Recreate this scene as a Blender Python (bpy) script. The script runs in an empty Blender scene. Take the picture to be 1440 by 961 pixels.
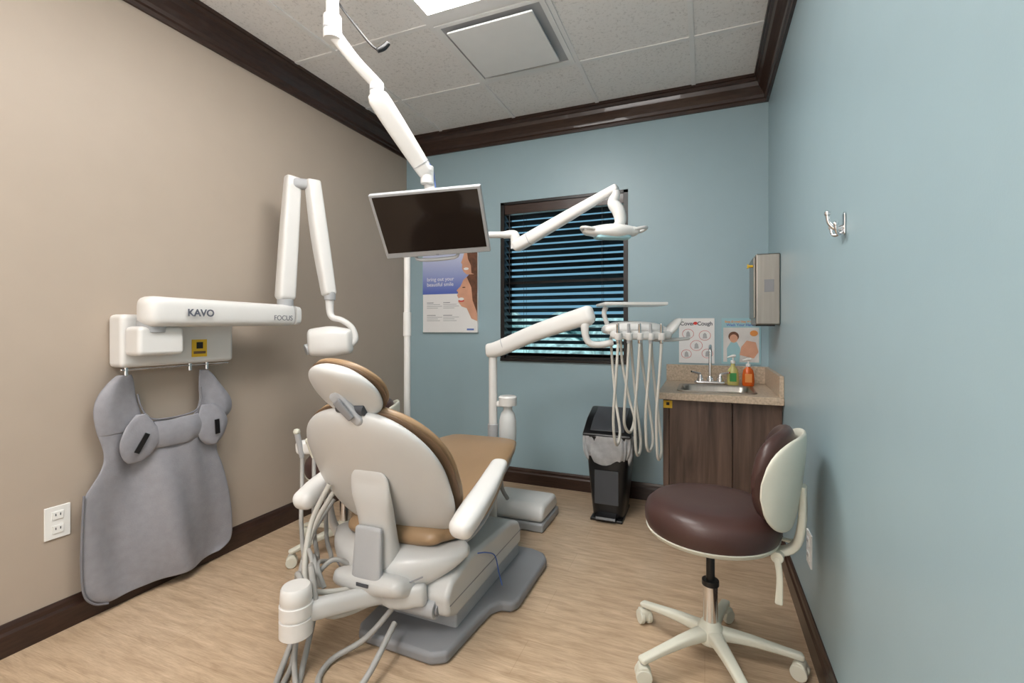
import bpy, math
from mathutils import Vector as V, Matrix, Euler
sc=bpy.context.scene
sc.view_settings.view_transform='Standard'
sc.view_settings.exposure=0.14
COL=sc.collection

# ---------------------------------------------------------------- materials
def mat(name,col,rough=.5,metal=0.,var=.06,vs=8.,bump=0.,bs=60.,coat=0.,trans=0.,alpha=1.,emit=0.,ior=1.45,stretch=(1,1,1)):
    m=bpy.data.materials.new(name); m.use_nodes=True
    nt=m.node_tree; b=nt.nodes['Principled BSDF']
    tc=nt.nodes.new('ShaderNodeTexCoord'); mp=nt.nodes.new('ShaderNodeMapping'); mp.inputs['Scale'].default_value=stretch
    nt.links.new(tc.outputs['Object'],mp.inputs[0])
    n=nt.nodes.new('ShaderNodeTexNoise'); n.inputs['Scale'].default_value=vs; n.inputs['Detail'].default_value=4
    nt.links.new(mp.outputs[0],n.inputs['Vector'])
    r=nt.nodes.new('ShaderNodeValToRGB')
    r.color_ramp.elements[0].position=.3; r.color_ramp.elements[1].position=.7
    r.color_ramp.elements[0].color=[c*(1-var) for c in col]+[1]
    r.color_ramp.elements[1].color=[min(1,c*(1+var)) for c in col]+[1]
    nt.links.new(n.outputs['Fac'],r.inputs[0]); nt.links.new(r.outputs[0],b.inputs['Base Color'])
    b.inputs['Roughness'].default_value=rough; b.inputs['Metallic'].default_value=metal
    b.inputs['Coat Weight'].default_value=coat; b.inputs['Transmission Weight'].default_value=trans
    b.inputs['Alpha'].default_value=alpha; b.inputs['IOR'].default_value=ior
    if emit>0:
        b.inputs['Emission Color'].default_value=list(col)+[1]; b.inputs['Emission Strength'].default_value=emit
    if bump>0:
        n2=nt.nodes.new('ShaderNodeTexNoise'); n2.inputs['Scale'].default_value=bs; n2.inputs['Detail'].default_value=3
        nt.links.new(mp.outputs[0],n2.inputs['Vector'])
        bp=nt.nodes.new('ShaderNodeBump'); bp.inputs['Strength'].default_value=bump; bp.inputs['Distance'].default_value=.002
        nt.links.new(n2.outputs['Fac'],bp.inputs['Height']); nt.links.new(bp.outputs[0],b.inputs['Normal'])
    return m
M={}
M['beige']=mat('wall_paint_beige',(.425,.355,.29),.5,var=.012,bump=.06,bs=220)
M['blue']=mat('wall_paint_blue',(.315,.435,.485),.38,var=.012,bump=.06,bs=220)
M['trim']=mat('dark_wood_trim',(.034,.016,.011),.33,var=.3,vs=14,stretch=(1,1,8),coat=.2)
M['white']=mat('white_plastic',(.70,.695,.68),.28,var=.015,coat=.25)
M['offw']=mat('warm_white_plastic',(.55,.55,.54),.32,var=.02,coat=.15)
M['lgrey']=mat('light_grey_plastic',(.40,.41,.425),.4,var=.03)
M['grey']=mat('grey_plastic',(.24,.245,.26),.42,var=.04)
M['dgrey']=mat('dark_grey_plastic',(.06,.065,.075),.4,var=.05)
M['black']=mat('black_plastic',(.010,.010,.011),.28,var=.1)
M['screen']=mat('screen_glass',(.010,.007,.007),.10,var=.1,vs=2)
M['tan']=mat('tan_upholstery',(.33,.215,.12),.36,var=.05,vs=5,bump=.1,bs=250)
M['tand']=mat('tan_piping',(.15,.09,.05),.5,var=.1)
M['brown']=mat('brown_vinyl',(.058,.028,.024),.36,var=.1,vs=6,bump=.12,bs=250)
M['cream']=mat('cream_plastic',(.65,.65,.56),.36,var=.03)
M['apron']=mat('apron_vinyl',(.28,.278,.305),.5,var=.07,vs=30,bump=.35,bs=160)
M['apron2']=mat('apron_binding',(.20,.20,.225),.5,var=.06)
M['chrome']=mat('chrome',(.75,.75,.76),.15,1.,var=.03)
M['steel']=mat('brushed_steel',(.36,.34,.31),.33,1.,var=.08,vs=60,stretch=(1,1,.05))
M['hose']=mat('grey_hose',(.36,.355,.34),.42,var=.05)
M['hosec']=mat('cream_hose',(.52,.505,.46),.42,var=.05)
M['tbar']=mat('ceiling_grid_white',(.78,.78,.78),.5,var=.02)
M['diff']=mat('diffuser_white',(.78,.79,.79),.5,var=.02)
M['blind']=mat('blind_slat',(.008,.007,.007),.35,var=.2)
M['yellow']=mat('yellow_label',(.75,.48,.03),.5,var=.05)
M['orange']=mat('orange_soap',(.85,.16,.02),.2,var=.1,trans=.3)
M['soap']=mat('yellow_soap',(.72,.68,.25),.2,var=.1,trans=.3)
M['green']=mat('green_label',(.05,.30,.08),.4,var=.1)
M['bag']=mat('clear_liner',(.75,.77,.80),.25,var=.15,vs=25,alpha=.55,bump=.8,bs=40)
M['bottle']=mat('translucent_bottle',(.74,.76,.76),.3,var=.03,trans=.2)
M['paper']=mat('poster_paper',(.78,.78,.78),.5,var=.01)
M['text']=mat('ink_grey',(.10,.11,.14),.6)
M['red']=mat('ink_red',(.6,.05,.04),.6)
M['inkb']=mat('ink_blue',(.10,.18,.50),.6)
M['inko']=mat('ink_orange',(.75,.30,.08),.6)
M['skin']=mat('ink_skin',(.62,.33,.22),.6,var=.12)
M['hair']=mat('ink_hair',(.13,.055,.03),.6,var=.3,vs=30)
M['teal']=mat('ink_teal',(.30,.50,.55),.6)
M['outlet']=mat('outlet_white',(.80,.80,.78),.35,var=.01)
M['counter']=mat('laminate_counter',(.50,.40,.30),.35,var=.22,vs=90)
M['lamp']=mat('light_panel',(1,.98,.95),.5,var=0,emit=18.)
M['lawn']=mat('lawn',(.60,.68,.66),.9,var=.3,vs=3)
M['hedge']=mat('hedge',(.34,.50,.48),.9,var=.6,vs=6)
M['glass']=mat('window_glass',(.9,.97,1),.0,var=0,trans=1,ior=1.02)

def ceiling_mat():
    m=bpy.data.materials.new('acoustic_tile'); m.use_nodes=True; nt=m.node_tree; b=nt.nodes['Principled BSDF']
    tc=nt.nodes.new('ShaderNodeTexCoord')
    n=nt.nodes.new('ShaderNodeTexNoise'); n.inputs['Scale'].default_value=70; n.inputs['Detail'].default_value=6; n.inputs['Roughness'].default_value=.7
    nt.links.new(tc.outputs['Object'],n.inputs['Vector'])
    r=nt.nodes.new('ShaderNodeValToRGB'); e=r.color_ramp.elements
    e[0].position=.33; e[0].color=(.58,.57,.56,1); e[1].position=.47; e[1].color=(.80,.79,.78,1)
    nt.links.new(n.outputs['Fac'],r.inputs[0]); nt.links.new(r.outputs[0],b.inputs['Base Color'])
    bp=nt.nodes.new('ShaderNodeBump'); bp.inputs['Strength'].default_value=.4; bp.inputs['Distance'].default_value=.003
    nt.links.new(r.outputs[0],bp.inputs['Height']); nt.links.new(bp.outputs[0],b.inputs['Normal'])
    b.inputs['Roughness'].default_value=.9
    return m
M['tile']=ceiling_mat()
def floor_mat():
    m=bpy.data.materials.new('vinyl_plank_floor'); m.use_nodes=True; nt=m.node_tree; b=nt.nodes['Principled BSDF']
    tc=nt.nodes.new('ShaderNodeTexCoord')
    def noise(scale,sx,sy,det,dist):
        mp=nt.nodes.new('ShaderNodeMapping'); mp.inputs['Scale'].default_value=(sx,sy,1)
        nt.links.new(tc.outputs['Object'],mp.inputs[0])
        n=nt.nodes.new('ShaderNodeTexNoise'); n.inputs['Scale'].default_value=scale; n.inputs['Detail'].default_value=det; n.inputs['Roughness'].default_value=.65; n.inputs['Distortion'].default_value=dist
        nt.links.new(mp.outputs[0],n.inputs['Vector']); return n
    n=noise(2.6,2.2,14,8,.5)
    r=nt.nodes.new('ShaderNodeValToRGB'); e=r.color_ramp.elements
    e[0].position=.33; e[0].color=(.42,.30,.195,1); e[1].position=.66; e[1].color=(.62,.47,.33,1)
    nt.links.new(n.outputs['Fac'],r.inputs[0])
    nf=noise(9,1.5,26,6,.3); rf=nt.nodes.new('ShaderNodeValToRGB'); e=rf.color_ramp.elements
    e[0].position=.38; e[0].color=(.86,.84,.82,1); e[1].position=.56; e[1].color=(1,1,1,1)
    nt.links.new(nf.outputs['Fac'],rf.inputs[0])
    br=nt.nodes.new('ShaderNodeTexBrick'); br.inputs['Scale'].default_value=1; br.inputs['Brick Width'].default_value=1.2; br.inputs['Row Height'].default_value=.18
    br.inputs['Mortar Size'].default_value=.0012; br.inputs['Color1'].default_value=(1,1,1,1); br.inputs['Color2'].default_value=(.94,.93,.91,1); br.inputs['Mortar'].default_value=(.82,.79,.75,1)
    nt.links.new(tc.outputs['Object'],br.inputs['Vector'])
    mx=nt.nodes.new('ShaderNodeMixRGB'); mx.blend_type='MULTIPLY'; mx.inputs[0].default_value=1
    mx2=nt.nodes.new('ShaderNodeMixRGB'); mx2.blend_type='MULTIPLY'; mx2.inputs[0].default_value=1
    nt.links.new(r.outputs[0],mx.inputs[1]); nt.links.new(br.outputs['Color'],mx.inputs[2])
    nt.links.new(mx.outputs[0],mx2.inputs[1]); nt.links.new(rf.outputs[0],mx2.inputs[2]); nt.links.new(mx2.outputs[0],b.inputs['Base Color'])
    b.inputs['Roughness'].default_value=.30
    return m
M['floor']=floor_mat()
def wood_mat():
    m=bpy.data.materials.new('walnut_laminate'); m.use_nodes=True; nt=m.node_tree; b=nt.nodes['Principled BSDF']
    tc=nt.nodes.new('ShaderNodeTexCoord'); mp=nt.nodes.new('ShaderNodeMapping'); mp.inputs['Scale'].default_value=(14,14,1.2)
    nt.links.new(tc.outputs['Object'],mp.inputs[0])
    n=nt.nodes.new('ShaderNodeTexNoise'); n.inputs['Scale'].default_value=1.7; n.inputs['Detail'].default_value=7; n.inputs['Distortion'].default_value=.6
    nt.links.new(mp.outputs[0],n.inputs['Vector'])
    r=nt.nodes.new('ShaderNodeValToRGB'); e=r.color_ramp.elements
    e[0].position=.3; e[0].color=(.036,.020,.015,1); e[1].position=.72; e[1].color=(.15,.094,.07,1)
    nt.links.new(n.outputs['Fac'],r.inputs[0]); nt.links.new(r.outputs[0],b.inputs['Base Color']); b.inputs['Roughness'].default_value=.4
    return m
M['wood']=wood_mat()
def grad_mat(name,c0,c1,z0,z1):
    m=bpy.data.materials.new(name); m.use_nodes=True; nt=m.node_tree; b=nt.nodes['Principled BSDF']
    tc=nt.nodes.new('ShaderNodeTexCoord'); s=nt.nodes.new('ShaderNodeSeparateXYZ'); nt.links.new(tc.outputs['Generated'],s.inputs[0])
    r=nt.nodes.new('ShaderNodeValToRGB'); e=r.color_ramp.elements
    e[0].position=z0; e[0].color=(*c0,1); e[1].position=z1; e[1].color=(*c1,1)
    nt.links.new(s.outputs['Z'],r.inputs[0]); nt.links.new(r.outputs[0],b.inputs['Base Color']); b.inputs['Roughness'].default_value=.5
    return m
M['pgrad']=grad_mat('ink_blue_gradient',(.10,.15,.48),(.55,.60,.78),.05,.95)

# ---------------------------------------------------------------- helpers
class G:
    def __init__(s,name,loc=(0,0,0),yaw=0,world=True):
        s.e=bpy.data.objects.new(name,None); s.e.empty_display_size=.05; COL.objects.link(s.e)
        s.M=Matrix.Translation(V(loc))@Matrix.Rotation(math.radians(yaw),4,'Z')
        s.e.matrix_world=s.M; s.world=world; s.I=s.M.inverted() if world else Matrix.Identity(4)
def add(g,name,vs,fs,m,smooth=True,bev=0,seg=3,sub=0,solid=0,closed=True):
    I=g.I if g else Matrix.Identity(4)
    me=bpy.data.meshes.new(name); me.from_pydata([tuple(I@V(v)) for v in vs],[],fs); me.update()
    if closed:
        import bmesh
        bm=bmesh.new(); bm.from_mesh(me); bmesh.ops.recalc_face_normals(bm,faces=bm.faces); bm.to_mesh(me); bm.free()
    ob=bpy.data.objects.new(name,me); COL.objects.link(ob)
    if g: ob.parent=g.e
    me.materials.append(M[m] if isinstance(m,str) else m)
    if smooth:
        for p in me.polygons: p.use_smooth=True
        if not bev: me.set_sharp_from_angle(angle=math.radians(42))
    if solid:
        s=ob.modifiers.new('s','SOLIDIFY'); s.thickness=solid; s.offset=0
    if bev:
        b=ob.modifiers.new('b','BEVEL'); b.width=bev; b.segments=seg; b.limit_method='ANGLE'; b.angle_limit=math.radians(30); b.harden_normals=True
    if sub:
        s=ob.modifiers.new('u','SUBSURF'); s.levels=sub; s.render_levels=sub
    return ob
BF=[(0,1,3,2),(4,6,7,5),(0,4,5,1),(2,3,7,6),(0,2,6,4),(1,5,7,3)]
def box(g,name,c,s,m,bev=0,rot=None,seg=3):
    R=rot if rot is not None else Matrix.Identity(3)
    vs=[V(c)+R@V((sx*s[0]/2,sy*s[1]/2,sz*s[2]/2)) for sx in(-1,1) for sy in(-1,1) for sz in(-1,1)]
    return add(g,name,vs,BF,m,smooth=bev>0,bev=bev,seg=seg)
def bb(g,name,x0,x1,y0,y1,z0,z1,m,bev=0):
    return box(g,name,((x0+x1)/2,(y0+y1)/2,(z0+z1)/2),(x1-x0,y1-y0,z1-z0),m,bev)
def cr(P,sub=4):
    P=[tuple(p) for p in P]; out=[]
    n=len(P)
    if n<3:
        a,b=P[0],P[-1]; return [tuple(a[k]+(b[k]-a[k])*i/sub for k in range(len(a))) for i in range(sub+1)]
    for i in range(n-1):
        p0=P[max(i-1,0)];p1=P[i];p2=P[i+1];p3=P[min(i+2,n-1)]
        for j in range(sub):
            t=j/sub
            out.append(tuple(.5*((2*p1[k])+(-p0[k]+p2[k])*t+(2*p0[k]-5*p1[k]+4*p2[k]-p3[k])*t*t+(-p0[k]+3*p1[k]-3*p2[k]+p3[k])*t**3) for k in range(len(p1))))
    out.append(P[-1]); return out
def loft(g,name,secs,side,m,n=2.6,caps=(.02,.02),sub=4,bow=0.,K=36,off=0.,cr_on=True,skew=0.):
    S=cr(secs,sub) if cr_on else secs
    pts=[V(s[:3]) for s in S]; T=[]
    for i in range(len(pts)):
        a=pts[max(i-1,0)]; b=pts[min(i+1,len(pts)-1)]; T.append((b-a).normalized())
    rings=[]
    wm=max(s[3] for s in S)
    def ring(p,t,w,h):
        sd=V(side); sd=(sd-t*sd.dot(t)).normalized(); nn=t.cross(sd)
        r=[]
        for k in range(K):
            a=2*math.pi*k/K; c,s_=math.cos(a),math.sin(a)
            x=math.copysign(abs(c)**(2/n),c)*w; y=math.copysign(abs(s_)**(2/n),s_)*h
            r.append(p+sd*x+nn*(y+off+bow*(x/wm)**2)+t*(skew*x))
        return r
    cs=6
    def cap(idx,sgn,c,js):
        s=S[idx]; p=pts[idx]
        for j in js:
            a=math.pi/2*(j/cs); f=max(.03,math.sin(a)); f2=math.cos(a)
            w=s[3]-c*(1-f) if c<s[3] else s[3]*f
            rings.append(ring(p+T[idx]*sgn*c*f2,T[idx],max(w,1e-4),s[4]*f))
    if caps[0]>0: cap(0,-1,caps[0],range(cs))
    for i in range(len(pts)): rings.append(ring(pts[i],T[i],S[i][3],S[i][4]))
    if caps[1]>0: cap(-1,1,caps[1],range(cs-1,-1,-1))
    vs=[v for r in rings for v in r]; fs=[]
    for i in range(len(rings)-1):
        for k in range(K):
            a=i*K+k; b=i*K+(k+1)%K; fs.append((a,b,b+K,a+K))
    fs.append(tuple(range(K-1,-1,-1))); L=(len(rings)-1)*K; fs.append(tuple(L+k for k in range(K)))
    return add(g,name,vs,fs,m)
def tube(g,name,P,r,m,K=12,sub=6,ends=True):
    S=cr([tuple(p)+((r,) if not isinstance(r,(list,tuple)) else (r[i],)) for i,p in enumerate(P)],sub)
    pts=[V(s[:3]) for s in S]; rr=[s[3] for s in S]
    T=[(pts[min(i+1,len(pts)-1)]-pts[max(i-1,0)]).normalized() for i in range(len(pts))]
    u=V((0,0,1)) if abs(T[0].z)<.9 else V((1,0,0)); u=(u-T[0]*u.dot(T[0])).normalized()
    vs=[]; fs=[]
    for i,p in enumerate(pts):
        u=(u-T[i]*u.dot(T[i])).normalized(); w=T[i].cross(u)
        for k in range(K):
            a=2*math.pi*k/K; vs.append(p+(u*math.cos(a)+w*math.sin(a))*rr[i])
    for i in range(len(pts)-1):
        for k in range(K):
            a=i*K+k;b=i*K+(k+1)%K; fs.append((a,b,b+K,a+K))
    fs.append(tuple(range(K-1,-1,-1))); L=(len(pts)-1)*K; fs.append(tuple(L+k for k in range(K)))
    return add(g,name,vs,fs,m)
def rod(g,name,p0,p1,r0,m,r1=None,K=28,bev=.003):
    r1=r0 if r1 is None else r1
    p0=V(p0);p1=V(p1);t=(p1-p0).normalized(); u=V((0,0,1)) if abs(t.z)<.9 else V((1,0,0)); u=(u-t*u.dot(t)).normalized(); w=t.cross(u)
    vs=[];
    for p,r in((p0,r0),(p1,r1)):
        for k in range(K):
            a=2*math.pi*k/K; vs.append(p+(u*math.cos(a)+w*math.sin(a))*r)
    fs=[(k,(k+1)%K,(k+1)%K+K,k+K) for k in range(K)]+[tuple(range(K-1,-1,-1)),tuple(K+k for k in range(K))]
    return add(g,name,vs,fs,m,bev=bev,seg=2)
def lathe(g,name,prof,c,m,K=40,axis=None,sx=1,sy=1):
    R=Matrix.Identity(3) if axis is None else V((0,0,1)).rotation_difference(V(axis)).to_matrix()
    vs=[];n=len(prof)
    for r,z in prof:
        for k in range(K):
            a=2*math.pi*k/K; vs.append(V(c)+R@V((r*math.cos(a)*sx,r*math.sin(a)*sy,z)))
    fs=[(i*K+k,i*K+(k+1)%K,(i+1)*K+(k+1)%K,(i+1)*K+k) for i in range(n-1) for k in range(K)]
    fs+= [tuple(range(K-1,-1,-1)),tuple((n-1)*K+k for k in range(K))]
    return add(g,name,vs,fs,m)
def prism(g,name,pts,f,m,bev=0,seg=3):
    n=len(pts); vs=[f(a,b,0) for a,b in pts]+[f(a,b,1) for a,b in pts]
    fs=[tuple(range(n-1,-1,-1)),tuple(range(n,2*n))]+[(i,(i+1)%n,(i+1)%n+n,i+n) for i in range(n)]
    return add(g,name,vs,fs,m,smooth=bev>0,bev=bev,seg=seg)
def sheet(g,name,rows,m,solid=0,sub=0):
    c=len(rows[0]); vs=[v for r in rows for v in r]
    fs=[(i*c+j,i*c+j+1,(i+1)*c+j+1,(i+1)*c+j) for i in range(len(rows)-1) for j in range(c-1)]
    return add(g,name,vs,fs,m,solid=solid,sub=sub,closed=False)
def text(g,name,body,loc,rot,size,m,ext=.0004,align='LEFT',bold=0.0):
    cu=bpy.data.curves.new(name,'FONT'); cu.body=body; cu.size=size; cu.extrude=ext; cu.align_x=align; cu.offset=bold
    ob=bpy.data.objects.new(name,cu); COL.objects.link(ob); cu.materials.append(M[m])
    Mw=Matrix.Translation(V(loc))@Euler([math.radians(a) for a in rot]).to_matrix().to_4x4()
    ob.parent=g.e; ob.matrix_basis=g.M.inverted()@Mw
    return ob
def ell(cx,cy,rx,ry,n=28,a0=0,a1=360):
    return [(cx+rx*math.cos(math.radians(a0+(a1-a0)*i/n)),cy+ry*math.sin(math.radians(a0+(a1-a0)*i/n))) for i in range(n+(0 if a1-a0==360 else 1))]
def pad_secs(spine,W,H,warp=1.,p=2.4,q=2.2,N=40,u0=0.):
    D=cr(spine,12); L=[0]
    for i in range(1,len(D)): L.append(L[-1]+math.hypot(D[i][0]-D[i-1][0],D[i][1]-D[i-1][1]))
    out=[]
    for i in range(N+1):
        s=.5-.5*math.cos(math.pi*i/N); s=min(max(s,.0015),.9985)
        d=s*L[-1]; k=max(j for j in range(len(L)) if L[j]<=d); k=min(k,len(L)-2)
        f=(d-L[k])/(L[k+1]-L[k]); v=D[k][0]+(D[k+1][0]-D[k][0])*f; z=D[k][1]+(D[k+1][1]-D[k][1])*f
        x=s**warp; o=max(1e-4,1-abs(2*x-1)**p)**(1/q)
        out.append((v,z,W*o,H*min(1,(1-abs(2*s-1)**14))**.5))
    return out

XL,XR,YB,YN,ZC=-2.27,.36,3.25,-1.3,2.68
CH=1.15
# ---------------------------------------------------------------- room shell
bb(None,'floor',XL-.1,XR+.1,YN-.1,YB+.1,-.1,0,'floor')
bb(None,'ceiling',XL-.1,XR+.1,YN-.1,YB+.1,ZC,ZC+.1,'tile')
bb(None,'wall_left',XL-.1,XL,YN-.1,YB+.1,0,ZC,'beige')
bb(None,'wall_right',XR,XR+.1,YN-.1,YB+.1,0,ZC,'blue')
bb(None,'wall_front',XL,XR,YN-.1,YN,0,ZC,'beige')
WX0,WX1,WZ0,WZ1=-1.425,-.482,.90,2.09
def wall_back():
    vs=[];fs=[]
    for (x0,x1,z0,z1) in [(XL,WX0,0,ZC),(WX1,XR,0,ZC),(WX0,WX1,0,WZ0),(WX0,WX1,WZ1,ZC)]:
        o=len(vs); vs+=[(x,y,z) for x in(x0,x1) for y in(YB,YB+.16) for z in(z0,z1)]; fs+=[tuple(o+i for i in f) for f in BF]
    add(None,'wall_back',vs,fs,'blue',smooth=False)
wall_back()
bp=[(0,0),(.018,0),(.018,.075),(.012,.085),(.010,.10),(.005,.112),(0,.112)]
prism(None,'baseboard_left',bp,lambda a,b,t:(XL+a,YN if t==0 else YB,b),'trim')
prism(None,'baseboard_right',bp,lambda a,b,t:(XR-a,YN if t==0 else YB,b),'trim')
prism(None,'baseboard_back',bp,lambda a,b,t:(XL if t==0 else XR,YB-a,b),'trim')
prism(None,'baseboard_front',bp,lambda a,b,t:(XL if t==0 else XR,YN+a,b),'trim')
cp=[(0,2.53),(.014,2.53),(.016,2.548),(.024,2.555),(.027,2.572),(.04,2.592),(.058,2.615),(.066,2.638),(.076,2.643),(.078,2.66),(.086,2.662),(.086,ZC),(0,ZC)]
prism(None,'trim_1',cp,lambda a,b,t:(XL+a,YN if t==0 else YB,b),'trim')
prism(None,'trim_2',cp,lambda a,b,t:(XR-a,YN if t==0 else YB,b),'trim')
prism(None,'trim_3',cp,lambda a,b,t:(XL if t==0 else XR,YB-a,b),'trim')
prism(None,'trim_4',cp,lambda a,b,t:(XL if t==0 else XR,YN+a,b),'trim')
g=G('ceiling_grid',(-1,1.4,ZC))
gx=[-1.895,-1.285,-.675,-.065]; gy=[2.65,2.04,1.43,.82,.21,-.40,-1.01]
for x in gx: bb(g,'runner',x-.012,x+.012,YN,YB,ZC-.006,ZC,'tbar')
for y in gy: bb(g,'cross_tee',XL,XR,y-.012,y+.012,ZC-.005,ZC,'tbar')
for nm,y0,y1 in(('ceiling_light_panel',.834,2.026),('ceiling_light_panel',-.998,.196)):
    g=G(nm,(-.98,(y0+y1)/2,ZC))
    bb(g,'lens',-1.2445,-.7155,y0+.0705,y1-.0705,ZC-.0115,ZC-.008,'lamp')
    for a in((-1.272,-1.245,y0,y1),(-.715,-.688,y0,y1),(-1.2448,-.7152,y0,y0+.07),(-1.2448,-.7152,y1-.07,y1)):
        bb(g,'frame',*a,ZC-.013,ZC-.0002,'tbar')
g=G('air_vent_diffuser',(-.99,2.33,ZC))
bb(g,'back_pan',-1.272,-.688,2.053,2.637,ZC-.004,ZC-.0002,'lgrey')  # pan coloured grey to put a shadow gap around the plaque
for (a,b_,c,d_) in((-1.272,-1.245,2.053,2.637),(-.715,-.688,2.053,2.637),(-1.2448,-.7152,2.053,2.075),(-1.2448,-.7152,2.600,2.637)):
    bb(g,'rim',a,b_,c,d_,ZC-.010,ZC-.0042,'diff')
bb(g,'inner_slope',-1.2447,-.7153,2.0752,2.0998,ZC-.006,ZC-.0042,'lgrey')
bb(g,'plaque',-1.212,-.752,2.082,2.535,ZC-.040,ZC-.030,'diff',.003)
for x in(-1.1,-.88):
    for y in(2.2,2.46): rod(g,'hanger',(x,y,ZC-.032),(x,y,ZC-.004),.006,'grey',bev=0)

# ---------------------------------------------------------------- window
g=G('window_1',((WX0+WX1)/2,YB+.08,(WZ0+WZ1)/2))
t=.03
bb(g,'frame_left',WX0,WX0+t,YB-.004,YB+.15,WZ0,WZ1,'blind')
bb(g,'frame_right',WX1-t,WX1,YB-.004,YB+.15,WZ0,WZ1,'blind')
bb(g,'frame_top',WX0,WX1,YB-.004,YB+.15,WZ1-.02,WZ1,'blind')
bb(g,'sill',WX0,WX1,YB-.012,YB+.15,WZ0,WZ0+.022,'blind')
bb(g,'glass',WX0+t,WX1-t,YB+.12,YB+.125,WZ0,WZ1,'glass')
bb(g,'meeting_rail',WX0+t,WX1-t,YB+.115,YB+.14,1.48,1.52,'blind')
g=G('window_blinds',((WX0+WX1)/2,YB+.05,(WZ0+WZ1)/2))
bb(g,'valance',WX0+t,WX1-t,YB+.005,YB+.06,WZ1-.09,WZ1-.02,'trim',.003)
ns=23; z0=WZ0+.05; z1=WZ1-.11
for i in range(ns):
    z=z0+(z1-z0)*i/(ns-1)
    box(g,'slat',((WX0+WX1)/2,YB+.045,z),(WX1-WX0-2*t-.01,.052,.003),'blind',rot=Matrix.Rotation(math.radians(-27),3,'X'))
bb(g,'bottom_rail',WX0+t+.005,WX1-t-.005,YB+.02,YB+.07,WZ0+.024,WZ0+.04,'blind')
for x in(WX0+.18,WX1-.18): 
    for y in(YB+.018,YB+.072): rod(g,'ladder_cord',(x,y,WZ0+.03),(x,y,WZ1-.08),.0012,'blind',K=6,bev=0)
rod(g,'tilt_wand',(WX0+.07,YB+.003,1.25),(WX0+.07,YB+.003,WZ1-.09),.004,'blind',K=8,bev=0)
bb(None,'lawn',-14,12,YB+.3,20,-.35,-.3,'lawn')
import random
random.seed(3)
hg=[[( -9+.3*j, 9.5+ .25*math.sin(j*1.3+i)+.4*abs(math.cos(i*.5)), -.1+i*.17+ (random.random()*.25)) for j in range(50)] for i in range(9)]
sheet(None,'hedge',hg,'hedge',solid=.3)

# ---------------------------------------------------------------- wall poster (smiling)
g=G('dental_poster',(-1.855,YB-.012,1.43))
px0,px1,pz0,pz1=-2.10,-1.61,1.112,1.75
bb(g,'panel',px0,px1,YB-.022,YB,pz0,pz1,'paper',.002)
bb(g,'panel_edge',px0-.004,px0,YB-.024,YB,pz0,pz1,'teal')
bb(g,'blue_field',px0+.0,px1,YB-.0232,YB-.022,1.415,pz1,'pgrad')
F=lambda d:(lambda a,b,t:(a,YB-.0235-d-(.0005 if t else 0),b))
prism(g,'upper_face',[(-1.61,1.74),(-1.72,1.74),(-1.735,1.69),(-1.75,1.655),(-1.74,1.64),(-1.742,1.61),(-1.73,1.585),(-1.70,1.56),(-1.61,1.56)],F(0),'skin')
prism(g,'upper_hair',[(-1.61,1.745),(-1.70,1.745),(-1.69,1.68),(-1.665,1.63),(-1.66,1.57),(-1.61,1.55)],F(.0006),'hair')
prism(g,'lower_face',[(-1.61,1.55),(-1.69,1.55),(-1.73,1.52),(-1.755,1.47),(-1.79,1.44),(-1.775,1.425),(-1.785,1.40),(-1.77,1.375),(-1.775,1.35),(-1.745,1.315),(-1.70,1.30),(-1.66,1.22),(-1.61,1.20)],F(.0012),'skin')
prism(g,'lower_hair',[(-1.61,1.56),(-1.68,1.56),(-1.70,1.54),(-1.66,1.46),(-1.65,1.36),(-1.61,1.26)],F(.0018),'hair')
prism(g,'smile_teeth',ell(-1.748,1.372,.024,.012),F(.0022),'paper')
prism(g,'smile_lips',ell(-1.748,1.358,.026,.008),F(.0018),'red')
prism(g,'eye',ell(-1.725,1.462,.014,.004),F(.0022),'hair')
prism(g,'smile_teeth_upper',ell(-1.705,1.605,.022,.010),F(.0022),'paper')
text(g,'heading','bring out your\nbeautiful smile',(-2.06,YB-.024,1.52),(90,0,0),.042,'paper')
for r in range(2):
    for c in range(2):
        for k in range(4):
            w=.10 if k else .06
            bb(g,'text_line',-2.06+.15*c,-2.06+.15*c+w+.02*((k*7+r)%3),YB-.0235,YB-.022,1.345-.10*r-.014*k,1.345-.10*r-.014*k+.004,'text' if k==0 else 'lgrey')
bb(g,'logo',-1.70,-1.64,YB-.0235,YB-.022,1.13,1.143,'inkb')

# ---------------------------------------------------------------- small posters at the sink
g=G('cough_hygiene_poster',(-.05,YB-.004,1.07))
bb(g,'sheet',-.155,.057,YB-.006,YB,.922,1.21,'paper')
text(g,'title','Cover',(-.148,YB-.0065,1.165),(90,0,0),.034,'text',bold=.0008)
text(g,'title','Cough',(-.045,YB-.0065,1.165),(90,0,0),.034,'text',bold=.0008)
prism(g,'red_badge',ell(-.056,1.178,.012,.010),lambda a,b,t:(a,YB-.0066-(.0005 if t else 0),b),'red')
for (cx,cz,r) in((-.10,1.11,.034),(.0,1.10,.034),(-.05,1.035,.036),(-.11,.98,.03),(.015,.985,.032)):
    pts=ell(cx,cz,r,r*.9,20)
    tube(g,'drawing',[(a,YB-.0068,b) for a,b in pts]+[(pts[0][0],YB-.0068,pts[0][1])],.0012,'red',K=5,sub=1)
    prism(g,'drawing_figure',[(cx-.012,cz-.02),(cx+.014,cz-.018),(cx+.010,cz+.008),(cx,cz+.018),(cx-.010,cz+.008)],lambda a,b,t:(a,YB-.0066-(.0004 if t else 0),b),'lgrey')
g=G('handwashing_poster',(.21,YB-.004,1.07))
bb(g,'sheet',.098,.318,YB-.006,YB,.922,1.21,'teal')
bb(g,'field',.108,.308,YB-.0068,YB-.006,.935,1.15,mat('ink_peach',(.62,.60,.58),.6,var=.15))
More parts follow.
